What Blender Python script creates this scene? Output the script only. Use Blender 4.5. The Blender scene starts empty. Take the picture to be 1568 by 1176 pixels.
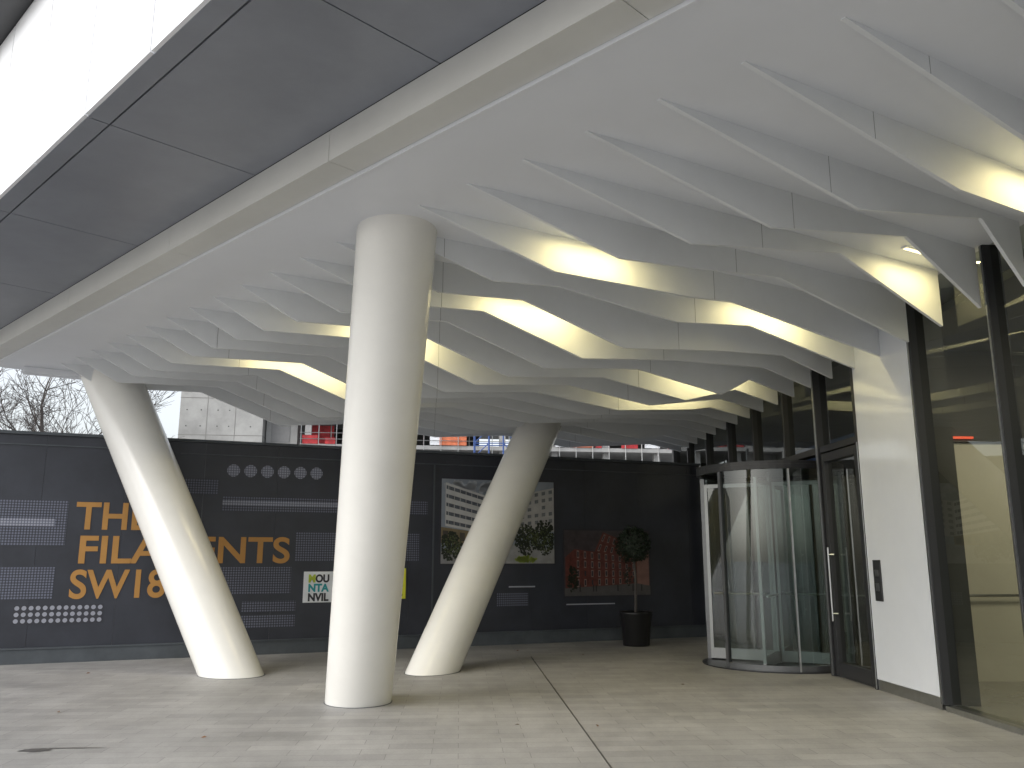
import bpy, bmesh, math, random
from mathutils import Vector, Matrix
random.seed(7)
scene=bpy.context.scene
R=math.radians

# ---------------------------------------------------------------- materials
def _base(name):
    m=bpy.data.materials.new(name); m.use_nodes=True
    nt=m.node_tree; b=nt.nodes['Principled BSDF']
    return m,nt,b
def mat(name,col,rough=.5,metal=0,noise=.06,scale=3,bump=0,bscale=60,emit=None,estr=0,spec=None,stretch=None):
    m,nt,b=_base(name)
    tc=nt.nodes.new('ShaderNodeTexCoord')
    src=tc.outputs['Object']
    if stretch:
        mp=nt.nodes.new('ShaderNodeMapping'); mp.inputs['Scale'].default_value=stretch
        nt.links.new(src,mp.inputs['Vector']); src=mp.outputs['Vector']
    n=nt.nodes.new('ShaderNodeTexNoise'); n.inputs['Scale'].default_value=scale; n.inputs['Detail'].default_value=6
    n.inputs['Roughness'].default_value=.65
    nt.links.new(src,n.inputs['Vector'])
    r=nt.nodes.new('ShaderNodeValToRGB')
    r.color_ramp.elements[0].position=.3; r.color_ramp.elements[1].position=.7
    r.color_ramp.elements[0].color=[max(0,c*(1-noise)) for c in col]+[1]
    r.color_ramp.elements[1].color=[min(1,c*(1+noise)) for c in col]+[1]
    nt.links.new(n.outputs['Fac'],r.inputs['Fac']); nt.links.new(r.outputs['Color'],b.inputs['Base Color'])
    b.inputs['Roughness'].default_value=rough; b.inputs['Metallic'].default_value=metal
    if spec is not None: b.inputs['Specular IOR Level'].default_value=spec
    if bump:
        n2=nt.nodes.new('ShaderNodeTexNoise'); n2.inputs['Scale'].default_value=bscale
        nt.links.new(tc.outputs['Object'],n2.inputs['Vector'])
        bp=nt.nodes.new('ShaderNodeBump'); bp.inputs['Strength'].default_value=bump; bp.inputs['Distance'].default_value=.01
        nt.links.new(n2.outputs['Fac'],bp.inputs['Height']); nt.links.new(bp.outputs['Normal'],b.inputs['Normal'])
    if emit:
        b.inputs['Emission Color'].default_value=list(emit)+[1]; b.inputs['Emission Strength'].default_value=estr
    return m
def glass(name,tint=(.75,.8,.78),refl=1.5,rough=.0):
    m=bpy.data.materials.new(name); m.use_nodes=True; nt=m.node_tree
    nt.nodes.clear()
    o=nt.nodes.new('ShaderNodeOutputMaterial'); mx=nt.nodes.new('ShaderNodeMixShader')
    t=nt.nodes.new('ShaderNodeBsdfTransparent'); t.inputs['Color'].default_value=list(tint)+[1]
    g=nt.nodes.new('ShaderNodeBsdfGlossy'); g.inputs['Roughness'].default_value=rough
    g.inputs['Color'].default_value=(.9,.93,.92,1)
    # thin pane: same reflectance from both faces
    ge=nt.nodes.new('ShaderNodeNewGeometry'); mr=nt.nodes.new('ShaderNodeMapRange')
    mr.inputs['To Min'].default_value=refl; mr.inputs['To Max'].default_value=1/refl
    nt.links.new(ge.outputs['Backfacing'],mr.inputs['Value'])
    f=nt.nodes.new('ShaderNodeFresnel'); nt.links.new(mr.outputs[0],f.inputs['IOR'])
    nt.links.new(f.outputs[0],mx.inputs[0]); nt.links.new(t.outputs[0],mx.inputs[1]); nt.links.new(g.outputs[0],mx.inputs[2])
    nt.links.new(mx.outputs[0],o.inputs[0])
    return m
def dots(name,bg,fg,pitch,rad):
    m,nt,b=_base(name)
    tc=nt.nodes.new('ShaderNodeTexCoord'); s=nt.nodes.new('ShaderNodeVectorMath'); s.operation='SCALE'; s.inputs['Scale'].default_value=1/pitch
    nt.links.new(tc.outputs['Object'],s.inputs[0])
    fr=nt.nodes.new('ShaderNodeVectorMath'); fr.operation='FRACTION'; nt.links.new(s.outputs[0],fr.inputs[0])
    sp=nt.nodes.new('ShaderNodeSeparateXYZ'); nt.links.new(fr.outputs[0],sp.inputs[0])
    cb=nt.nodes.new('ShaderNodeCombineXYZ'); nt.links.new(sp.outputs[0],cb.inputs[0]); nt.links.new(sp.outputs[1],cb.inputs[1])
    ds=nt.nodes.new('ShaderNodeVectorMath'); ds.operation='DISTANCE'; nt.links.new(cb.outputs[0],ds.inputs[0]); ds.inputs[1].default_value=(.5,.5,0)
    lt=nt.nodes.new('ShaderNodeMath'); lt.operation='LESS_THAN'; lt.inputs[1].default_value=rad; nt.links.new(ds.outputs['Value'],lt.inputs[0])
    mx=nt.nodes.new('ShaderNodeMix'); mx.data_type='RGBA'
    nt.links.new(lt.outputs[0],mx.inputs[0]); mx.inputs[6].default_value=list(bg)+[1]; mx.inputs[7].default_value=list(fg)+[1]
    nt.links.new(mx.outputs[2],b.inputs['Base Color']); b.inputs['Roughness'].default_value=.6
    return m

M_white=mat('white_painted_metal',(.78,.80,.84),.45,noise=.02,scale=1.2)
M_fin=mat('fin_white_paint',(.75,.77,.79),.55,noise=.03,scale=2)
M_cream=mat('cream_painted_fascia',(.64,.64,.61),.4,noise=.05,scale=1)
M_col=mat('column_cream_gloss_paint',(.78,.77,.73),.24,noise=.035,scale=1.5,bump=.06,bscale=4)
M_grey=mat('grey_soffit_panel',(.245,.26,.295),.36,noise=.10,scale=1.2)
M_dark=mat('dark_joint',(.02,.02,.022),.8)
M_black=mat('black_aluminium_frame',(.03,.031,.034),.4,metal=.1)
M_dsteel=mat('dark_bronze_steel',(.13,.135,.14),.4,metal=.7,noise=.1,scale=10)
M_steel=mat('brushed_steel',(.50,.51,.51),.3,metal=1,noise=.1,scale=10)
M_facade=mat('white_facade_panel',(.93,.94,.96),.3,noise=.01)
M_pier=mat('white_pier_panel',(.76,.79,.84),.10,noise=.02,spec=.8)
M_glass=glass('window_glass',(.60,.63,.58),1.9)
M_dglass=glass('door_glass',(.56,.63,.61),1.7)
M_hoard=mat('charcoal_hoarding_paint',(.029,.032,.043),.40,noise=.25,scale=1.2,bump=.06,bscale=6)
M_hoardp=mat('hoarding_plinth_grey',(.065,.075,.085),.55,noise=.2)
M_orange=mat('orange_lettering',(.43,.215,.05),.5,noise=.1)
M_wsign=mat('white_sign',(.75,.77,.80),.5)
M_ysign=mat('yellow_sign',(.70,.70,.04),.5)
M_ink=mat('dark_ink',(.03,.03,.04),.5)
M_teal=mat('teal_ink',(.02,.30,.33),.5)
M_green=mat('lime_ink',(.45,.55,.05),.5)
M_dotf=dots('fine_dot_print',(.033,.036,.048),(.13,.14,.19),.042,.36)
M_dotb=dots('large_dot_print',(.030,.031,.040),(.30,.31,.36),.098,.34)
M_dotc=dots('disc_dot_print',(.12,.13,.17),(.30,.31,.37),.042,.36)
M_line=mat('bright_line_print',(.36,.37,.42),.5)
M_pot=mat('black_planter',(.012,.012,.013),.3)
M_leaf=mat('topiary_leaf',(.014,.026,.012),.6,noise=.6,scale=20)
M_bark=mat('bark',(.085,.075,.07),.9,noise=.3,scale=8)
M_conc=mat('raw_concrete',(.33,.33,.32),.85,noise=.22,scale=.5,bump=.3,bscale=3)
M_conc2=mat('pale_concrete',(.34,.34,.335),.85,noise=.16,scale=.5)
M_red=mat('red_guard_mesh',(.40,.03,.035),.7,noise=.5,scale=2)
M_orng=mat('orange_netting',(.60,.17,.08),.7,noise=.3)
M_blue=mat('blue_scaffold',(.04,.09,.28),.5)
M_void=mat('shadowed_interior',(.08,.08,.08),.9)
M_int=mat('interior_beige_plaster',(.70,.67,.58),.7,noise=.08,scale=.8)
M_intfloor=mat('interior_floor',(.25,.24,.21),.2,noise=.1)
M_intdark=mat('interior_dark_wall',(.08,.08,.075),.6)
M_lamp=mat('lamp_diffuser',(1,.9,.6),.5,emit=(1,.85,.50),estr=3)
M_redled=mat('red_light_strip',(.8,.1,.05),.5,emit=(1,.12,.05),estr=1.0)

# paving
def paving():
    m,nt,b=_base('stone_paving')
    tc=nt.nodes.new('ShaderNodeTexCoord'); mp=nt.nodes.new('ShaderNodeMapping'); mp.inputs['Rotation'].default_value=(0,0,R(-3.4))
    nt.links.new(tc.outputs['Object'],mp.inputs[0])
    br=nt.nodes.new('ShaderNodeTexBrick'); br.inputs['Scale'].default_value=1
    br.inputs['Brick Width'].default_value=.60; br.inputs['Row Height'].default_value=.20
    br.inputs['Mortar Size'].default_value=.003; br.inputs['Mortar Smooth'].default_value=.3; br.offset=.37
    br.inputs['Color1'].default_value=(.300,.294,.285,1); br.inputs['Color2'].default_value=(.362,.354,.342,1); br.inputs['Mortar'].default_value=(.19,.185,.178,1)
    nt.links.new(mp.outputs[0],br.inputs['Vector'])
    def layer(prev,scale,lo,hi,p0,p1,stretch=(1,1,1)):
        mm=nt.nodes.new('ShaderNodeMapping'); mm.inputs['Scale'].default_value=stretch; nt.links.new(tc.outputs['Object'],mm.inputs[0])
        n=nt.nodes.new('ShaderNodeTexNoise'); n.inputs['Scale'].default_value=scale; n.inputs['Detail'].default_value=8; n.inputs['Roughness'].default_value=.7
        nt.links.new(mm.outputs[0],n.inputs['Vector'])
        r=nt.nodes.new('ShaderNodeValToRGB'); r.color_ramp.elements[0].position=p0; r.color_ramp.elements[1].position=p1
        r.color_ramp.elements[0].color=(lo,lo,lo,1); r.color_ramp.elements[1].color=(hi,hi,hi,1)
        nt.links.new(n.outputs['Fac'],r.inputs[0])
        x=nt.nodes.new('ShaderNodeMix'); x.data_type='RGBA'; x.blend_type='MULTIPLY'; x.inputs[0].default_value=1
        nt.links.new(prev,x.inputs[6]); nt.links.new(r.outputs[0],x.inputs[7]); return x.outputs[2],n
    c,n=layer(br.outputs['Color'],.5,.76,1.12,.3,.7)
    c,_=layer(c,3.2,.88,1.06,.35,.65,(1,.5,1))
    c,_=layer(c,50,.90,1.06,.35,.65)
    nt.links.new(c,b.inputs['Base Color'])
    rr=nt.nodes.new('ShaderNodeMapRange'); rr.inputs['To Min'].default_value=.33; rr.inputs['To Max'].default_value=.75
    nt.links.new(n.outputs['Fac'],rr.inputs[0]); nt.links.new(rr.outputs[0],b.inputs['Roughness'])
    bp=nt.nodes.new('ShaderNodeBump'); bp.inputs['Strength'].default_value=.25; bp.inputs['Distance'].default_value=.003; bp.invert=True
    nt.links.new(br.outputs['Fac'],bp.inputs['Height']); nt.links.new(bp.outputs[0],b.inputs['Normal'])
    return m
M_pave=paving()
M_drain=mat('slot_drain_steel',(.05,.048,.045),.5,noise=.3,scale=20)

# ---------------------------------------------------------------- helpers
def empty(name,loc=(0,0,0),M=None):
    e=bpy.data.objects.new(name,None); scene.collection.objects.link(e)
    e.empty_display_size=.2
    if M is None: M=Matrix.Translation(Vector(loc))
    e.matrix_world=M
    return e
def mesh_obj(name,verts,faces,m,parent=None,smooth=False,local=None,recalc=True):
    me=bpy.data.meshes.new(name); me.from_pydata([tuple(v) for v in verts],[],faces); me.update()
    if recalc:
        bm=bmesh.new(); bm.from_mesh(me); bmesh.ops.recalc_face_normals(bm,faces=bm.faces); bm.to_mesh(me); bm.free()
    me.materials.append(m)
    if smooth:
        for p in me.polygons: p.use_smooth=True
    o=bpy.data.objects.new(name,me); scene.collection.objects.link(o)
    if parent is not None:
        o.parent=parent
        if local is None: o.matrix_parent_inverse=parent.matrix_world.inverted()
        else: o.matrix_local=local
    elif local is not None: o.matrix_world=local
    return o
class Fr:
    def __init__(s,O,U,V):
        s.O=Vector(O); s.U=Vector(U).normalized(); s.V=Vector(V).normalized()
    def p(s,u,v,z):
        q=s.O+s.U*u+s.V*v; return (q.x,q.y,z)
FC=Fr((0,0),(-.717,.697),(.697,.717))      # canopy edge frame (e,n)
FW=Fr((4.74,8.35),(-.06,1),(-1,-.06))      # glazed wall frame (u along, v outwards)
CUBEF=[(0,1,2,3),(4,7,6,5),(0,4,5,1),(1,5,6,2),(2,6,7,3),(3,7,4,0)]
def boxv(F,u0,u1,v0,v1,z0,z1):
    return [F.p(u0,v0,z0),F.p(u1,v0,z0),F.p(u1,v1,z0),F.p(u0,v1,z0),F.p(u0,v0,z1),F.p(u1,v0,z1),F.p(u1,v1,z1),F.p(u0,v1,z1)]
def boxes(name,F,lst,m,parent=None,bevel=0):
    V=[];Fs=[]
    for b in lst:
        o=len(V); V+=boxv(F,*b); Fs+=[tuple(i+o for i in f) for f in CUBEF]
    ob=mesh_obj(name,V,Fs,m,parent)
    if bevel:
        md=ob.modifiers.new('bevel','BEVEL'); md.width=bevel; md.segments=2; md.limit_method='ANGLE'
    return ob
def prism(name,poly,z0,z1,m,parent=None):
    n=len(poly); V=[(x,y,z0) for x,y in poly]+[(x,y,z1) for x,y in poly]
    Fs=[tuple(range(n)),tuple(range(2*n-1,n-1,-1))]+[(i,(i+1)%n,(i+1)%n+n,i+n) for i in range(n)]
    return mesh_obj(name,V,Fs,m,parent)
def tube(V,Fs,a,b,ra,rb,n=6):
    a=Vector(a); b=Vector(b); d=(b-a).normalized()
    x=d.cross(Vector((0,0,1)) if abs(d.z)<.9 else Vector((1,0,0))).normalized(); y=d.cross(x)
    o=len(V)
    for c,r in((a,ra),(b,rb)):
        for i in range(n):
            t=2*math.pi*i/n; V.append(tuple(c+x*r*math.cos(t)+y*r*math.sin(t)))
    for i in range(n):
        j=(i+1)%n; Fs.append((o+i,o+j,o+n+j,o+n+i))
    Fs.append(tuple(o+i for i in range(n))); Fs.append(tuple(o+n+i for i in range(n-1,-1,-1)))

# ---------------------------------------------------------------- ground
mesh_obj('paving_ground',[(-400,-300,0),(400,-300,0),(400,500,0),(-400,500,0)],[(0,1,2,3)],M_pave)
dr=empty('slot_drain',FW.p(0,4.05,0))
boxes('slot',FW,[(-14,6.6,4.03,4.042,.001,.004)],M_drain,dr)
def blob(cx,cy,rx,ry,rot,n=22):
    out=[]
    for i in range(n):
        t=2*math.pi*i/n; r=1+random.uniform(-.25,.25)
        x=rx*r*math.cos(t); y=ry*r*math.sin(t)
        out.append((cx+x*math.cos(rot)-y*math.sin(rot),cy+x*math.sin(rot)+y*math.cos(rot),.004))
    return out
V=blob(-4.05,7.70,.14,.07,.1); n=len(V); Fs=[tuple(range(n))]
V2=blob(-3.78,7.78,.26,.012,.05); Fs.append(tuple(range(n,n+len(V2)))); V+=V2
mesh_obj('damp_stain',V,Fs,mat('damp_stone',(.10,.095,.09),.35,noise=.3,scale=15))
V=[];Fs=[]
for (x,y) in [(.83,8.75),(.05,8.8),(2.2,11.5),(-4.8,9.5),(.5,13.2),(2.9,14.6),(-2.8,8.2),(.1,15.6),(1.2,14.9),(-.3,16.1),(-6,12.6)]:
    a=random.uniform(0,6.28); s=.03; o=len(V)
    for (p,q,z) in [(-1,0,.006),(0,.5,.018),(1,0,.012),(0,-.5,.006)]:
        V.append((x+s*(p*math.cos(a)-q*math.sin(a)),y+s*(p*math.sin(a)+q*math.cos(a)),z))
    Fs.append((o,o+1,o+2,o+3))
mesh_obj('fallen_leaves',V,Fs,mat('dead_leaf',(.20,.10,.05),.7),None,recalc=False)

# ---------------------------------------------------------------- canopy
H=4.70
can=empty('entrance_canopy',FC.p(5,4,H))
B=FC.p(15.6,3.79,0)[:2]; C=(3.9,20.95); A=(5.25,.2)
prism('soffit',[A,B,(B[0]+.15,B[1]+.2),C,(6.5,21.5),(6.5,.2)],H,H+.25,M_white,can)
boxes('edge_lip',FC,[(-3.5,15.6,3.775,3.795,H-.018,H+.02)],M_white,can)
jl=[2.54+2.9*k for k in range(-2,5)]+[15.75]
boxes('fascia_ledge',FC,[(a+.003,b-.003,3.532,3.772,H+.012,H+.06) for a,b in zip(jl[:-1],jl[1:])],M_cream,can)
boxes('fascia_face',FC,[(a+.003,b-.003,3.49,3.53,H+.010,4.975) for a,b in zip(jl[:-1],jl[1:])],M_cream,can)
boxes('fascia_backing',FC,[(-3.3,15.7,3.535,3.75,H+.065,4.97)],M_dark,can)

def fin_geo(i):
    xs=.55-.463*(i-4); ys=5.79+.45*(i-4)
    L=(5.241-.06*ys-xs)/1.0351
    return xs,ys,L
SL=.585
def fin_pt(i,s):
    xs,ys,L=fin_geo(i); return Vector((xs+s,ys+SL*s))
def profile(i):
    xs,ys,L=fin_geo(i)
    st=max(.55,1.9-.13*(i-2))
    P=[(0,H-.006)]
    if i<=7:
        pk={6:4.5,7:4.39}.get(i,4.61)
        P+=[(st,4.33)]
        if i==7: P+=[(2.77,4.35)]
        if i==6: P+=[(2.2,4.40)]
        P+=[(3.22-.01*(i-3) if i<7 else 3.3,pk)]
        end=4.07
    elif i==8:
        P+=[(st,4.36),(1.8,4.43),(3.2,4.27),(4.2,4.39)]; end=4.07
    else:
        dz=.02*min(5,i-9)
        P+=[(st,4.36),(1.89,4.44),(3.1,4.06-dz)]
        s=3.1; up=True
        while s<L-2.6:
            s+=1.35; P.append((s,4.22-dz if up else 3.97)); up=not up
        P.append((L-.85,4.30-dz)); end=4.08
    P=[p for p in P if p[0]<L-.25]
    P.append((L-.03,end if i>2 else P[-1][1]))
    return P
def interp(P,s):
    for (a,za),(b,zb) in zip(P[:-1],P[1:]):
        if a<=s<=b: return za+(zb-za)*(s-a)/(b-a)
nrm=Vector((-SL,1)).normalized(); T=.017
V=[];Fs=[];JV=[];JF=[]
for i in range(-4,22):
    P=profile(i)
    o=len(V)
    for s,z in P:
        q=fin_pt(i,s)
        for sg in(-1,1):
            w=q+nrm*T*sg
            V.append((w.x,w.y,z)); V.append((w.x,w.y,H+.02))
    for k in range(len(P)-1):
        a=o+4*k; b=a+4
        Fs+=[(a,b,b+1,a+1),(a+2,a+3,b+3,b+2),(a,a+2,b+2,b),(a+1,b+1,b+3,a+3)]
    Fs+=[(o,o+1,o+3,o+2)]; e=o+4*(len(P)-1); Fs+=[(e,e+2,e+3,e+1)]
    for xj in (2.30,-.68,-3.66):
        xs,ys,L=fin_geo(i)
        s=(xj-.10*(ys-8)-xs)/(1+.10*SL)
        if .3<s<L-.3:
            z=interp(P,s)+.002
            q=fin_pt(i,s); d=Vector((1,SL)).normalized()*.0022
            oo=len(JV)
            for zz in(z,H-.001):
                for (sd,sn) in((-1,-1),(1,-1),(1,1),(-1,1)):
                    w=q+d*sd+nrm*(T+.0015)*sn; JV.append((w.x,w.y,zz))
            JF+=[tuple(oo+t for t in f) for f in CUBEF]
mesh_obj('zigzag_fins',V,Fs,M_fin,can)
mesh_obj('fin_joints',JV,JF,mat('joint_grey',(.25,.25,.25),.8),can)
q0=fin_pt(22,-.3); q1=fin_pt(22,12.2)
Fb=Fr((q0.x,q0.y),(1,SL),(-SL,1))
boxes('back_edge_beam',Fb,[(0,(q1-q0).length,-.1,.12,4.60,H-.002)],M_white,can)

lamps=[(2,2.75,1.1,13),(5,4.0,.8,9),(7,1.55,.9,11),(8,4.35,1.2,13),(10,2.35,1.2,14),(12,6.1,1.4,14),(13,1.9,1.2,14),(17,2.1,1.6,14),(14,6.6,1.6,12)]
for i,s,ln,en in lamps:
    q=(fin_pt(i,s)+fin_pt(i-1,s))/2
    Fl=Fr((q.x,q.y),(1,SL),(-SL,1))
    le=empty('linear_ceiling_lamp',(q.x,q.y,H-.02))
    boxes('housing',Fl,[(-ln/2,ln/2,-.035,.035,H-.02,H-.003)],M_white,le)
    boxes('diffuser',Fl,[(-ln/2+.02,ln/2-.02,-.018,.018,H-.024,H-.021)],M_lamp,le)
    ld=bpy.data.lights.new('lamp_light','AREA'); ld.shape='RECTANGLE'; ld.size=ln; ld.size_y=.05
    ld.energy=en; ld.color=(1,.84,.40)
    lo=bpy.data.objects.new('lamp_light',ld); scene.collection.objects.link(lo)
    lo.parent=le; lo.matrix_parent_inverse=le.matrix_world.inverted()
    lo.matrix_basis=Matrix.Translation((q.x,q.y,H-.028))@Matrix.Rotation(math.atan2(SL,1),4,'Z')

# ---------------------------------------------------------------- columns
def column(base,top,rb,rt):
    e=empty('inclined_column',base)
    b=Vector(base); t=Vector(top); d=(t-b); h=Vector((d.x,d.y)); 
    k=d.length/d.z; hd=h.normalized(); hp=Vector((-hd.y,hd.x))
    V=[];Fs=[];n=64;S=10
    for j in range(S+1):
        f=j/S; c=b+d*f; r=rb+(rt-rb)*f
        for i in range(n):
            a=2*math.pi*i/n; w=hd*(r*k*math.cos(a))+hp*(r*math.sin(a))
            V.append((c.x+w.x,c.y+w.y,c.z))
    for j in range(S):
        for i in range(n):
            Fs.append((j*n+i,j*n+(i+1)%n,(j+1)*n+(i+1)%n,(j+1)*n+i))
    mesh_obj('shaft',V,Fs,M_col,e,smooth=True)
    V=[];Fs=[]
    for z,ex in((.001,.010),(.005,.010),(.005,-.03)):
        for i in range(n):
            a=2*math.pi*i/n; w=hd*((rb+ex)*k*math.cos(a))+hp*((rb+ex)*math.sin(a)); V.append((b.x+w.x,b.y+w.y,z))
    for j in range(2):
        for i in range(n): Fs.append((j*n+i,j*n+(i+1)%n,(j+1)*n+(i+1)%n,(j+1)*n+i))
    mesh_obj('base_joint',V,Fs,M_hoardp,e)
column((-1.75,10.19,0),(-1.11,7.75,H+.02),.375,.385)
column((-3.93,12.46,0),(-6.87,14.15,H+.02),.40,.45)
column((-1.14,12.8,0),(.78,16.65,H+.02),.36,.40)

# ---------------------------------------------------------------- office building
ob=empty('office_building',FW.p(3,0,0))
pj=[4.09+2.53*k for k in range(-4,5)]+[16.6]
boxes('grey_soffit_panels',FC,[(a+.006,b-.006,2.225,3.487,4.98,5.02) for a,b in zip(pj[:-1],pj[1:])],M_grey,ob)
boxes('grey_edge_strip',FC,[(a+.006,b-.006,2.05,2.21,4.98,5.02) for a,b in zip(pj[:-1],pj[1:])],M_grey,ob)
boxes('soffit_void',FC,[(-6,16.6,2.06,3.6,5.022,5.08)],M_dark,ob)
fj=[.6+1.2*k for k in range(-6,14)]
boxes('white_facade_panels',FC,[(a+.010,b-.010,2.02,2.08,4.985,6.91) for a,b in zip(fj[:-1],fj[1:])],M_facade,ob)
boxes('facade_backing',FC,[(-6.6,16.2,2.085,2.3,5.1,6.91)],M_hoardp,ob)
boxes('upper_soffit',FC,[(-6.6,16.5,1.72,2.3,6.92,7.0)],M_black,ob)
mass=[FC.p(-6.5,2.3,0)[:2],FC.p(16.3,2.3,0)[:2],FC.p(15.65,3.85,0)[:2],(B[0]+.2,B[1]+.25),C,(16,21),(16,-3)]
prism('building_mass',mass,5.1,14,M_conc2,ob)
boxes('upper_facade',FC,[(a+.012,b-.012,1.72,1.77,7.0+3.4*k,10.2+3.4*k) for a,b in zip(fj[:-1],fj[1:]) for k in range(2)],M_facade,ob)

muls=[-8.2,-6.7,-5.2,-3.7,-1.72,-.22]
boxes('pier_panel',FW,[(1.32,2.74,-.05,.03,.13,H-.003)],M_pier,ob)
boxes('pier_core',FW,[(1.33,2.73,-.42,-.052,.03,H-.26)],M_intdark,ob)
boxes('pier_skirting',FW,[(1.32,2.74,-.05,.022,.0,.125)],M_steel,ob)
boxes('mullions',FW,[(m-.03,m+.03,-.16,.02,.06,H-.003) for m in muls]+[(1.25,1.315,-.16,.035,.06,H-.003),(2.745,2.81,-.16,.035,0,H-.003),(4.0,4.09,-.16,.035,0,H-.003)]+[(5.27,5.33,-.14,.02,3.2,H-.003)]+[(m-.035,m+.035,-.14,.02,.06,H-.003) for m in (6.75,8.2,9.7,11.2,12.5)],M_black,ob)
boxes('steel_edge_trims',FW,[(m-.010,m+.010,.021,.03,.06,H-.01) for m in muls]+[(2.75,2.765,.036,.045,.01,3.1),(4.02,4.05,.036,.05,.01,H-.01),(1.27,1.285,.036,.045,.06,H-.01)],M_steel,ob)
boxes('transom',FW,[(2.82,3.99,-.14,.015,3.10,3.19),(4.10,6.70,-.14,.015,3.10,3.19)],M_black,ob)
boxes('sill',FW,[(-8.3,1.24,-.16,.03,0,.055),(6.72,12.6,-.16,.03,0,.055)],M_steel,ob)
def panes(lst,m,name):
    V=[];Fs=[]
    for (a,b,z0,z1) in lst:
        o=len(V); V+=[FW.p(a,-.06,z0),FW.p(b,-.06,z0),FW.p(b,-.06,z1),FW.p(a,-.06,z1)]; Fs.append((o,o+1,o+2,o+3))
    mesh_obj(name,V,Fs,m,ob)
ed=muls+[1.28]
pl=[(a+.03,b-.03,.05,H) for a,b in zip(ed[:-1],ed[1:])]
pl+=[(2.81,4.0,3.19,H),(4.09,5.28,3.19,H),(5.32,6.72,3.19,H)]
e2=[6.75,8.2,9.7,11.2,12.5]; pl+=[(a+.03,b-.03,.05,H) for a,b in zip(e2[:-1],e2[1:])]
panes(pl,M_glass,'glazing')
boxes('interior_floor',FW,[(-8.5,12.6,-7,-.17,.0,.03)],M_intfloor,ob)
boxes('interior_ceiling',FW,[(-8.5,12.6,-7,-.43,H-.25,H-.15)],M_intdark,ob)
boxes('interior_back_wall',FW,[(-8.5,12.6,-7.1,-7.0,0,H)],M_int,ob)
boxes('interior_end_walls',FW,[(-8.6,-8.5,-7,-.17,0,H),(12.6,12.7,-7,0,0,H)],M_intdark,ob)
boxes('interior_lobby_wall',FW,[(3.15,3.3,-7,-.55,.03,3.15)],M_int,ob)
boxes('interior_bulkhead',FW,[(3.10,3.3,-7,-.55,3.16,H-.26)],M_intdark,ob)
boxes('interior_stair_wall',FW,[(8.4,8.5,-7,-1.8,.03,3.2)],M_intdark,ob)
boxes('interior_door_leaf',FW,[(3.12,3.148,-3.6,-2.6,.03,2.2)],M_wsign,ob)
boxes('reception_desk',FW,[(5.5,7.6,-3.6,-3.0,.03,1.1)],M_intfloor,ob)
boxes('blue_reflection_panel',FW,[(5.0,8.2,-1.25,-1.2,3.32,3.62)],M_blue,ob)  # added board, its blue stands in for a reflection in the glass
boxes('yellow_reflection_panel',FW,[(5.0,5.9,-1.19,-1.17,3.36,3.46)],M_ysign,ob)  # added strip, yellow part of the same painted reflection
V=[];Fs=[]
tube(V,Fs,FW.p(3.08,-.7,1.12),FW.p(3.08,-4.5,1.12),.018,.018,8)
mesh_obj('handrail',V,Fs,M_steel,ob)
boxes('red_light_strip',FW,[(3.06,3.09,-1.75,-1.35,3.2,3.23)],M_redled,ob)
for (u,v,e) in((.8,-2.2,80),(6.0,-3,40),(-4,-3,50)):
    q=FW.p(u,v,H-.31)
    le=empty('lobby_ceiling_lamp',q)
    boxes('panel',FW,[(u-.5,u+.5,v-.15,v+.15,H-.30,H-.255)],M_lamp,le)
    ld=bpy.data.lights.new('lobby_light','AREA'); ld.size=.9; ld.energy=e; ld.color=(1,.90,.68)
    lo=bpy.data.objects.new('lobby_light',ld); scene.collection.objects.link(lo)
    lo.parent=le; lo.matrix_parent_inverse=le.matrix_world.inverted(); lo.location=q
ip=empty('door_entry_panel',FW.p(2.55,.04,1.35))
boxes('plate',FW,[(2.40,2.58,.031,.05,1.08,1.58)],M_black,ip,bevel=.006)
boxes('keypad',FW,[(2.45,2.53,.051,.056,1.2,1.3),(2.45,2.53,.051,.056,1.38,1.46)],M_steel,ip)

sd=empty('glass_swing_door',FW.p(3.4,0,0))
boxes('frame',FW,[(2.83,2.93,-.1,.01,.02,3.08),(3.88,3.98,-.1,.01,.02,3.08),(2.931,3.879,-.1,.01,2.96,3.08),(2.931,3.879,-.1,.01,.02,.2)],M_black,sd,bevel=.004)
V=[FW.p(2.92,-.05,.19),FW.p(3.89,-.05,.19),FW.p(3.89,-.05,2.97),FW.p(2.92,-.05,2.97)]
mesh_obj('pane',V,[(0,1,2,3)],M_glass,sd)
V=[];Fs=[]
tube(V,Fs,FW.p(3.8,.08,.75),FW.p(3.8,.08,1.75),.012,.012,10)
tube(V,Fs,FW.p(3.8,.0,.85),FW.p(3.8,.08,.85),.012,.012,8); tube(V,Fs,FW.p(3.8,.0,1.65),FW.p(3.8,.08,1.65),.012,.012,8)
mesh_obj('pull_handle',V,Fs,M_steel,sd)

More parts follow.
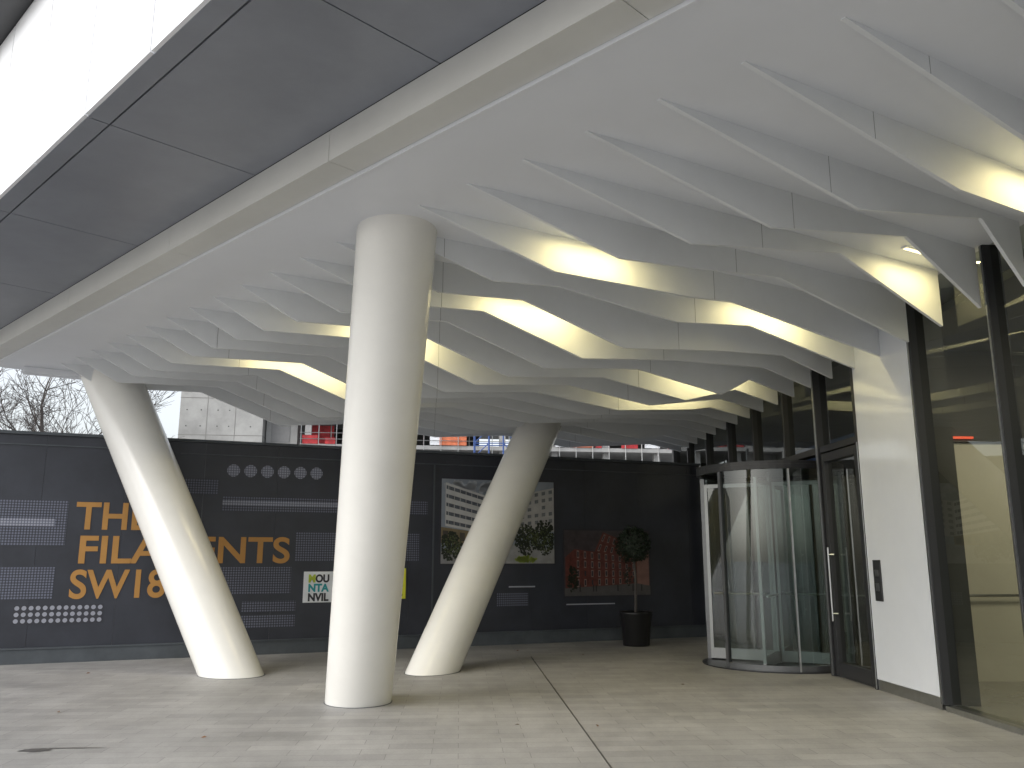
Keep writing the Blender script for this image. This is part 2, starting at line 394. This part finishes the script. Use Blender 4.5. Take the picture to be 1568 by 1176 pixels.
# revolving door
cx,cy=4.14,13.72; RD=1.12; HD=2.98
rd=empty('revolving_door',(cx,cy,0))
def arc(r0,r1,z0,z1,a0,a1,n,m,name):
    V=[];Fs=[]
    full=abs(a1-a0)>=359.9
    for k in range(n+(0 if full else 1)):
        a=R(a0+(a1-a0)*k/n); c,s=math.cos(a),math.sin(a)
        V+=[(cx+r0*c,cy+r0*s,z0),(cx+r1*c,cy+r1*s,z0),(cx+r1*c,cy+r1*s,z1),(cx+r0*c,cy+r0*s,z1)]
    N=len(V)//4
    for k in range(n):
        a=4*k; b=4*((k+1)%N)
        for j in range(4): Fs.append((a+j,a+(j+1)%4,b+(j+1)%4,b+j))
    if not full: Fs+=[(0,1,2,3),(N*4-4,N*4-1,N*4-2,N*4-3)]
    return mesh_obj(name,V,Fs,m,rd,smooth=False)
def arcglass(r,z0,z1,a0,a1,n,name):
    V=[];Fs=[]
    for k in range(n+1):
        a=R(a0+(a1-a0)*k/n); V+=[(cx+r*math.cos(a),cy+r*math.sin(a),z0),(cx+r*math.cos(a),cy+r*math.sin(a),z1)]
    for k in range(n): Fs.append((2*k,2*k+2,2*k+3,2*k+1))
    mesh_obj(name,V,Fs,M_dglass,rd,smooth=True,recalc=False)
arc(.0001,RD+.02,HD,HD+.05,0,360,64,M_black,'drum_top')
arc(RD-.05,RD+.02,HD-.07,HD-.001,0,360,64,M_black,'drum_ring')
arc(.0001,RD+.05,.004,.018,0,360,64,M_black,'floor_mat')
for (a0,a1,t) in((213,322,'a'),(38,147,'b')):
    arcglass(RD-.01,.12,HD-.07,a0,a1,28,'curved_glass_'+t)
    arc(RD-.035,RD+.02,.02,.10,a0,a1,28,M_dsteel,'base_rail_'+t)
    for k,a in enumerate((a0,(a0+a1)/2,a1)):
        w=1.3 if k!=1 else .6
        arc(RD-.04,RD+.025,.02,HD-.075,a-w,a+w,2,M_dsteel if k!=1 else M_steel,'post_%s_%d'%(t,k))
M_alu=mat('satin_aluminium',(.26,.27,.27),.4,metal=.8)
V=[];Fs=[];GV=[];GF=[];KV=[];KF=[]
for w in range(4):
    a=R(62+90*w); d=Vector((math.cos(a),math.sin(a))); Fw=Fr((cx,cy),d,(-d.y,d.x))
    for bx in [(.04,.08,-.022,.022,.04,2.80),(RD-.11,RD-.06,-.022,.022,.04,2.80),(.081,RD-.111,-.02,.02,2.74,2.80),(.081,RD-.111,-.02,.02,.04,.20)]:
        o=len(V); V+=boxv(Fw,*bx); Fs+=[tuple(i+o for i in f) for f in CUBEF]
    o=len(GV); GV+=[Fw.p(.08,0,.19),Fw.p(RD-.11,0,.19),Fw.p(RD-.11,0,2.75),Fw.p(.08,0,2.75)]; GF.append((o,o+1,o+2,o+3))
    tube(KV,KF,Fw.p(.15,.07,1.05),Fw.p(RD-.16,.07,1.05),.016,.016,8)
tube(V,Fs,(cx,cy,.02),(cx,cy,2.97),.035,.035,16)
mesh_obj('wing_frames',V,Fs,M_alu,rd); mesh_obj('wing_glass',GV,GF,M_dglass,rd); mesh_obj('push_bars',KV,KF,M_steel,rd)

# ---------------------------------------------------------------- hoarding
HO=Vector((-7.85,13.6,0)); HX=Vector((.927,.375,0)).normalized(); HZ=Vector((HX.y,-HX.x,0))
def HM(w=0,z=0,off=0):
    o=HO+HX*w+Vector((0,0,z))+HZ*off
    return Matrix(((HX.x,0,HZ.x,o.x),(HX.y,0,HZ.y,o.y),(0,1,0,o.z),(0,0,0,1)))
ho=empty('construction_hoarding',M=HM())
FH=Fr((HO.x,HO.y),(HX.x,HX.y),(HZ.x,HZ.y))
HT=3.56; WL=-7; WR=12.85
pan=[WL+1.22*k for k in range(0,17)]; pan=[p for p in pan if p<WR-.3]+[WR]
boxes('boards',FH,[(a+.0012,b-.0012,-.06,random.uniform(-.002,.0015),.24,HT) for a,b in zip(pan[:-1],pan[1:])],M_hoard,ho)
boxes('plinth',FH,[(WL,WR,-.06,.035,0,.215)],M_hoardp,ho,bevel=.004)
boxes('plinth_cap',FH,[(WL,WR,-.05,.05,.216,.24)],M_hoardp,ho)
boxes('coping',FH,[(WL,WR,-.10,.05,HT+.002,HT+.05)],M_hoardp,ho)
boxes('frame_trim',FH,[(WL,1.28,.002,.016,HT-.17,HT-.15),(6.86,6.89,.002,.016,.25,HT-.19),(2.35,WR,.002,.016,HT-.21,HT-.19)],M_hoardp,ho)
def rect(name,w0,w1,z0,z1,m,parent=ho,off=.004,base=(0,0)):
    V=[(0,0,0),(w1-w0,0,0),(w1-w0,z1-z0,0),(0,z1-z0,0)]
    return mesh_obj(name,V,[(0,1,2,3)],m,parent,local=Matrix.Translation((w0-base[0],z0-base[1],off)),recalc=False)
mesh_obj('diagonal_trim',[(0,0,0),(.02,.02,0),(1.12,-.98,0),(1.10,-1.0,0)],[(0,3,2,1)],M_hoardp,ho,local=Matrix.Translation((1.28,HT-.17,.006)),recalc=False)
rect('dot_panel_a',-4.5,.72,1.80,2.52,M_dotf)
rect('bright_strip_a',-4.5,.55,2.10,2.22,M_dotc,off=.008)
rect('dot_panel_b',-4.5,.62,.97,1.46,M_dotf)
rect('dot_rows',.10,1.37,.59,.882,M_dotb)
rect('dot_panel_d',2.45,3.0,2.68,2.94,M_dotf)
rect('dot_panel_e',3.08,6.75,2.40,2.65,M_dotf)
rect('bright_strip_e',3.08,5.2,2.50,2.58,M_dotc,off=.008)
rect('dot_panel_f',4.35,6.6,1.55,2.05,M_dotf)
rect('dot_panel_j',2.9,4.3,1.0,1.45,M_dotf)
rect('dot_panel_g',3.5,4.4,.70,.88,M_dotf)
rect('dot_panel_h',3.5,4.4,.44,.64,M_dotf)
rect('dot_panel_k',8.15,8.8,.70,.95,M_dotf)
rect('thin_line',8.4,8.95,1.05,1.075,M_line); rect('thin_line_b',9.62,10.7,.70,.722,M_line)
for k in range(6):
    V=[(.108*math.cos(2*math.pi*i/28),.108*math.sin(2*math.pi*i/28),0) for i in range(28)]
    mesh_obj('printed_disc_%d'%(k+1),V,[tuple(range(28))],M_dotc,ho,local=Matrix.Translation((3.23+.286*k,3.10,.004)),recalc=False)
def text(body,w,z,width,cap,m,parent=ho,off=.006,bold=.012,base=(0,0)):
    cu=bpy.data.curves.new(body.lower(),'FONT'); cu.body=body; cu.size=cap/.72; cu.offset=bold; cu.extrude=.002
    cu.materials.append(m)
    o=bpy.data.objects.new('lettering_'+body.lower(),cu); scene.collection.objects.link(o)
    bpy.context.view_layer.update()
    s=width/max(.01,o.dimensions.x)
    o.parent=parent; o.matrix_local=Matrix.Translation((w-base[0],z-base[1],off))@Matrix.Diagonal((s,1,1,1))
    return o
text('THE',.84,2.07,1.10,.44,M_orange)
text('FILAMENTS',.90,1.53,3.32,.44,M_orange)
text('SW18',.84,.98,1.42,.45,M_orange)
def sign_empty(name,w,z,off=.004): return empty(name,M=HM(w,z,off))
s1=sign_empty('developer_sign',4.52,.82)
boxes('board',FH,[(4.52,5.32,.004,.02,.84,1.37)],M_wsign,s1)
for t,z,m in(('MOU',1.19,M_ink),('NTA',1.03,M_teal),('NVIL',.87,M_ink)):
    text(t,4.60,z,.36,.13,m,s1,off=.02,bold=.008,base=(4.52,.82))
text('M',4.60,1.19,.12,.13,M_green,s1,off=.023,bold=.009,base=(4.52,.82))
s2=sign_empty('yellow_sign',5.75,.85)
boxes('board',FH,[(5.70,6.36,.004,.02,.88,1.42)],M_ysign,s2)
for t,z in(('NEW',1.24),('HOMES',1.08),('SALES',.92)):
    text(t,5.80,z,.50,.11,M_ink,s2,off=.02,bold=.005,base=(5.75,.85))

# posters: flat printed pictures
pmc={}
def pm(n,c,nz=.2,sc=6):
    if n not in pmc: pmc[n]=mat('print_'+n,c,.35,noise=nz,scale=sc)
    return pmc[n]
def polys(name,plist,m,parent,off,base):
    V=[];Fs=[]
    for pts in plist:
        o=len(V); V+=[(x-base[0],z-base[1],0) for x,z in pts]; Fs.append(tuple(range(o,o+len(pts))))
    return mesh_obj(name,V,Fs,m,parent,local=Matrix.Translation((0,0,off)),recalc=False)
def quadmap(q,s,t):
    (a,b,c,d)=[Vector(p) for p in q]
    p=(a*(1-s)+b*s)*(1-t)+(d*(1-s)+c*s)*t; return (p.x,p.y)
def grid(q,rows,cols,sw,th,s0=0,t0=0,skip=0,rnd=random):
    out=[]
    for r in range(rows):
        for c in range(cols):
            if rnd.random()<skip: continue
            s=s0+(1-s0)*(c+.5-sw/2)/cols; s2=s0+(1-s0)*(c+.5+sw/2)/cols
            t=t0+(1-t0)*(r+.5-th/2)/rows; t2=t0+(1-t0)*(r+.5+th/2)/rows
            out.append([quadmap(q,s,t),quadmap(q,s2,t),quadmap(q,s2,t2),quadmap(q,s,t2)])
    return out
def specks(cx_,cz,rx,rz,n,lim,size=.03):
    out=[]
    for _ in range(n):
        a=random.uniform(0,6.283); r=random.random()**.6
        x=cx_+rx*r*math.cos(a); z=cz+rz*r*math.sin(a); s=size*random.uniform(.5,1.3)
        x=min(lim[1]-s,max(lim[0]+s,x)); z=min(lim[3]-s,max(lim[2]+s,z)); b=random.uniform(0,3)
        out.append([(x+s*math.cos(b+k*1.257)*random.uniform(.6,1),z+s*math.sin(b+k*1.257)*random.uniform(.6,1)) for k in range(5)])
    return out
b1=(6.99,1.47); p1=sign_empty('building_poster',*b1); L1=(7.02,9.36,1.5,3.09)
boxes('backing',FH,[(6.99,9.39,.003,.012,1.47,3.12)],M_ink,p1)
rect('sky_print',7.02,9.36,1.5,3.09,pm('sky',(.24,.27,.31),.25,1.2),p1,.013,b1)
polys('cloud_print',specks(8.0,2.95,.9,.10,60,L1,.09),pm('cloud',(.33,.35,.38)),p1,.0134,b1)
qA=[(7.10,2.20),(8.15,2.02),(8.15,2.72),(7.10,3.02)]
polys('tower_print',[qA],pm('white_building',(.50,.50,.49),.1),p1,.015,b1)
polys('tower_bands',grid(qA,5,1,.97,.42),pm('window_band',(.09,.10,.12),.5,12),p1,.0165,b1)
polys('tower_mullions',grid(qA,5,9,.12,.5),pm('mullion_print',(.38,.38,.37)),p1,.018,b1)
qB=[(8.15,2.02),(9.36,2.12),(9.36,2.98),(8.15,2.72)]
polys('wing_print',[qB],pm('pale_wing',(.38,.37,.36),.12),p1,.0152,b1)
polys('wing_windows',grid(qB,6,8,.5,.5,skip=.1),pm('window_b',(.14,.15,.16),.4,10),p1,.0168,b1)
polys('podium_print',[[(7.02,1.88),(8.2,1.84),(8.2,2.03),(7.02,2.18)]],pm('ochre',(.20,.155,.085)),p1,.0185,b1)
polys('podium_windows',grid([(7.02,1.88),(8.2,1.84),(8.2,2.03),(7.02,2.18)],1,7,.6,.6),pm('window_c',(.07,.06,.05)),p1,.0195,b1)
polys('road_print',[[(7.02,1.5),(9.36,1.5),(9.36,1.78),(8.3,1.88),(7.02,1.72)]],pm('road',(.26,.26,.26)),p1,.0188,b1)
polys('trees_dark_print',specks(7.2,1.82,.2,.28,260,L1)+specks(7.6,1.72,.25,.2,220,L1)+specks(8.75,1.95,.24,.30,300,L1)+specks(9.15,2.0,.22,.34,300,L1),pm('tree_dark',(.022,.028,.018)),p1,.021,b1)
polys('trees_light_print',specks(7.25,1.86,.2,.2,90,L1,.02)+specks(7.65,1.74,.22,.15,80,L1,.02)+specks(8.8,2.0,.24,.22,80,L1,.02)+specks(9.15,1.95,.2,.25,80,L1,.02),pm('tree',(.08,.10,.04)),p1,.0225,b1)
polys('lawn_print',specks(8.75,1.58,.22,.06,120,L1),pm('lawn',(.22,.28,.05)),p1,.024,b1)
b2=(9.55,.84); p2=sign_empty('brick_building_poster',*b2); L2=(9.58,11.52,.87,2.15)
boxes('backing',FH,[(9.55,11.55,.003,.012,.84,2.18)],M_ink,p2)
rect('sky_print',9.58,11.52,.87,2.15,pm('dusk',(.055,.045,.05),.3),p2,.013,b2)
qC=[(9.80,1.02),(11.22,1.10),(11.22,1.62),(9.80,1.78)]
qD=[(10.25,1.72),(11.0,1.64),(11.0,1.92),(10.45,2.12)]
polys('block_print',[qC,qD,[(9.60,1.02),(9.80,1.02),(9.80,1.78),(9.60,1.62)]],pm('brick',(.115,.035,.028),.35,10),p2,.015,b2)
polys('pale_panels',grid(qC,4,9,.34,.8,skip=.05)+grid(qD,2,5,.34,.7),pm('pale_panel',(.23,.17,.15)),p2,.0165,b2)
polys('dark_windows',grid(qC,4,9,.20,.55)+grid(qD,2,5,.2,.5),pm('window_d',(.03,.03,.04)),p2,.018,b2)
polys('side_print',[[(11.22,1.10),(11.50,1.05),(11.50,1.70),(11.22,1.62)]],pm('salmon',(.22,.12,.10)),p2,.0158,b2)
polys('street_print',[[(9.58,.87),(11.52,.87),(11.52,1.05),(11.2,1.1),(9.58,1.02)]],pm('street',(.085,.08,.08)),p2,.0175,b2)
polys('people_print',[[(x,.95),(x+.03,.95),(x+.03,1.08),(x,1.08)] for x in(9.9,10.2,10.26,10.75,11.1,11.3)],pm('people',(.03,.03,.03)),p2,.0195,b2)
polys('street_trees',specks(9.75,1.2,.12,.25,120,L2)+specks(11.0,1.25,.1,.2,70,L2,.02),pm('tree_dark',(0,0,0)),p2,.021,b2)

# ---------------------------------------------------------------- potted topiary
px,py=2.33,16.55
pt=empty('potted_topiary',(px,py,0))
def lathe(name,prof,m,parent,c=(px,py),n=28):
    V=[];Fs=[]
    for r,z in prof:
        for i in range(n):
            a=2*math.pi*i/n; V.append((c[0]+r*math.cos(a),c[1]+r*math.sin(a),z))
    for j in range(len(prof)-1):
        for i in range(n): Fs.append((j*n+i,j*n+(i+1)%n,(j+1)*n+(i+1)%n,(j+1)*n+i))
    return mesh_obj(name,V,Fs,m,parent,smooth=True)
lathe('planter',[(.001,.0),(.24,.0),(.25,.02),(.30,.56),(.31,.58),(.31,.62),(.27,.62),(.26,.56),(.001,.55)],M_pot,pt)
V=[];Fs=[]; tube(V,Fs,(px,py,.54),(px+.02,py,1.2),.03,.025,8); tube(V,Fs,(px+.02,py,1.2),(px-.01,py,1.75),.025,.02,8)
mesh_obj('stem',V,Fs,M_bark,pt)
V=[];Fs=[]
for k in range(2600):
    d=Vector((random.gauss(0,1),random.gauss(0,1),random.gauss(0,1))).normalized()
    r=.34*(random.uniform(.55,1)**.5)*(1+.12*math.sin(5*d.x+3*d.z)*math.cos(4*d.y))
    c=Vector((px,py,1.86))+Vector((d.x*r,d.y*r,d.z*r*1.05))
    a=Vector((random.gauss(0,1),random.gauss(0,1),random.gauss(0,1))).normalized(); b=a.cross(d)
    if b.length<.1: continue
    b.normalize(); s=.026; o=len(V)
    V+=[tuple(c-a*s),tuple(c+b*s*.5),tuple(c+a*s),tuple(c-b*s*.5)]; Fs.append((o,o+1,o+2,o+3))
mesh_obj('foliage_ball',V,Fs,M_leaf,pt,recalc=False)

# ---------------------------------------------------------------- background construction
cb=empty('concrete_building_under_construction',(-15,72,0))
F0=Fr((0,70),(1,.12),(-.12,1))
boxes('core_tower',F0,[(-26.7,-20.2,0,8,0,26)],M_conc,cb)
boxes('core_joints',F0,[(-26.71,-20.19,-.012,8,z,z+.05) for z in (5.2,8.2,11.2,14.2,17.2)]+[(x,x+.04,-.013,.1,0,26) for x in(-24.6,-22.4)],mat('joint_conc',(.20,.195,.185),.9),cb)
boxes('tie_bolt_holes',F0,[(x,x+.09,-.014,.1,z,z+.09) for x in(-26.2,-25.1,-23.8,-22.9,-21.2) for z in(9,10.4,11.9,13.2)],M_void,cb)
boxes('side_bay',F0,[(-20.1,-17.6,1.2,8,0,24)]+[(-20.15,-17.3,-.6,1.1,z,z+.3) for z in(7.6,10.2,13.6,16.6)],M_conc2,cb)
boxes('bay_window_voids',F0,[(-19.8,-18.5,1.15,1.3,z,z+1.9) for z in(8.3,14.3)]+[(-19.7,-18.2,1.15,1.3,10.9,12.6)],mat('bay_grey',(.22,.22,.22),.8),cb)
boxes('floor_slabs',F0,[(-17.2,17,-.3,14,z,z+.32) for z in(4.6,7.6,10.3,13.2,16.6)],M_conc2,cb)
boxes('slab_columns',F0,[(x,x+.5,.4,.9,0,16.6) for x in(-16.9,-13.5,-9.2,-5,-1,3.4,7.8,12.2,16)],M_conc2,cb)
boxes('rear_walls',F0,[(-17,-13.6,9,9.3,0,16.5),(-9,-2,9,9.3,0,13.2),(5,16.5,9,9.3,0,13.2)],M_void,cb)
boxes('white_guard_panels',F0,[(x,x+1.3,-.37,-.32,z+.05,z+1.1) for z,x in((7.92,-15.2),(10.62,-12.2),(10.62,-6.8),(7.92,-6.2),(10.62,3.6),(10.62,11.2))],M_wsign,cb)
boxes('red_edge_guards',F0,[(x,x+w_,-.36,-.31,z,z+h_) for x,w_,z,h_ in((-17.0,1.2,10.62,.7),(-15.2,.8,10.62,.5),(-16.9,1.6,7.92,.8),(-15.2,.9,13.5,.9),(-10.3,1.0,10.62,.8),(-8.6,.6,10.62,1.0),(-10.6,1.8,7.92,.7),(2.0,1.2,10.62,.7),(9.2,1.4,10.62,.6),(13.2,1.4,10.62,.9),(7,.5,10.62,.9))]+[(-16.8,-14.8,3.0,3.1,10.7,12.6)],M_red,cb)
boxes('orange_netting',F0,[(-12.7,-11.6,-.4,-.38,10.9,11.7),(-6,-3.8,-.4,-.38,10.65,11.4),(-6,-2,-.4,-.38,8,8.7),(4.9,6.8,-.4,-.35,10.65,11.5)],M_orng,cb)
V=[];Fs=[]
for z in (11.0,11.5,8.4,8.9,13.9,14.4):
    tube(V,Fs,F0.p(-17.2,-.5,z),F0.p(17,-.5,z),.03,.03,4)
for k in range(25):
    tube(V,Fs,F0.p(-17.1+1.4*k,-.5,7),F0.p(-17.1+1.4*k,-.5,14.6),.035,.035,4)
for k in range(12):
    tube(V,Fs,F0.p(-16+2.9*k,2.4,7.9),F0.p(-16+2.9*k,2.4,10.3),.05,.05,4); tube(V,Fs,F0.p(-15+2.9*k,2.4,10.6),F0.p(-15+2.9*k,2.4,13.2),.05,.05,4)
mesh_obj('edge_rails',V,Fs,M_steel,cb)
sc=empty('blue_scaffold_tower',(-1.5,60,0))
V=[];Fs=[]
for x in(-2.6,-1.6,-.6,.3):
    for y in(58,59.2): tube(V,Fs,(x,y,0),(x,y,12.5),.055,.055,6)
for k in range(13):
    z=.8+.95*k
    for y in(58,59.2): tube(V,Fs,(-2.6,y,z),(.3,y,z),.04,.04,6)
    tube(V,Fs,(-2.6,58,z),(-1.6,58,z+.95),.035,.035,5); tube(V,Fs,(-.6,58,z+.95),(.3,58,z),.035,.035,5)
mesh_obj('lattice',V,Fs,M_blue,sc)

def tree(x,y,h,seed):
    rnd=random.Random(seed)
    e=empty('bare_tree',(x,y,0)); V=[];Fs=[]
    def br(p,d,l,r,dep):
        steps=3; q=Vector(p); dd=Vector(d)
        for s in range(steps):
            nd=(dd+Vector((rnd.gauss(0,.15),rnd.gauss(0,.15),rnd.gauss(.03,.09)))).normalized()
            q2=q+nd*l/steps; r2=r*(1-.22)
            tube(V,Fs,q,q2,r,r2,6 if dep<2 else 3)
            q=q2; dd=nd; r=r2
            if dep<5 and (s>0 or dep>0):
                for _ in range(1 if dep<2 else 2 if dep<3 else 1):
                    a=Vector((rnd.gauss(0,1),rnd.gauss(0,1),rnd.gauss(.2,.6))).normalized()
                    br(q,(dd*.9+a*.9).normalized(),l*rnd.uniform(.5,.75),max(.010,r*.64),dep+1)
        if dep<5: br(q,dd,l*.65,max(.010,r*.9),dep+1)
    br((x,y,0),(0,0,1),h*.42,h*.024,0)
    mesh_obj('trunk_and_branches',V,Fs,M_bark,e,recalc=False)
tree(-17.0,29.5,10.2,3); tree(-22.5,35,10.5,5); tree(-15.2,31,9.6,12)

# ---------------------------------------------------------------- light and sky
w=bpy.data.worlds.new('World'); scene.world=w; w.use_nodes=True; nt=w.node_tree
bg=nt.nodes['Background']; sky=nt.nodes.new('ShaderNodeTexSky'); sky.sky_type='NISHITA'; sky.sun_disc=False
sky.sun_elevation=R(38); sky.sun_rotation=R(229); sky.air_density=1.2; sky.dust_density=3; sky.ozone_density=2.5
hs=nt.nodes.new('ShaderNodeHueSaturation'); hs.inputs['Saturation'].default_value=.27; hs.inputs['Value'].default_value=1.85
nt.links.new(sky.outputs[0],hs.inputs['Color']); nt.links.new(hs.outputs[0],bg.inputs['Color']); bg.inputs['Strength'].default_value=.15
sl=bpy.data.lights.new('sun','SUN'); sl.energy=.6; sl.angle=R(30); sl.color=(1,.985,.96)
so=bpy.data.objects.new('sun',sl); scene.collection.objects.link(so)
az=R(229); el=R(38); D=Vector((math.sin(az)*math.cos(el),math.cos(az)*math.cos(el),math.sin(el)))
so.rotation_euler=D.to_track_quat('Z','Y').to_euler(); so.location=D*40

scene.view_settings.view_transform='Standard'; scene.view_settings.look='None'; scene.view_settings.exposure=0
cam=bpy.data.cameras.new('camera'); co=bpy.data.objects.new('camera',cam); scene.collection.objects.link(co)
cam.sensor_width=36; cam.lens=29.85; cam.clip_end=2000
co.location=(0,0,1.6); co.rotation_euler=(R(90+11.6),0,0)
scene.camera=co
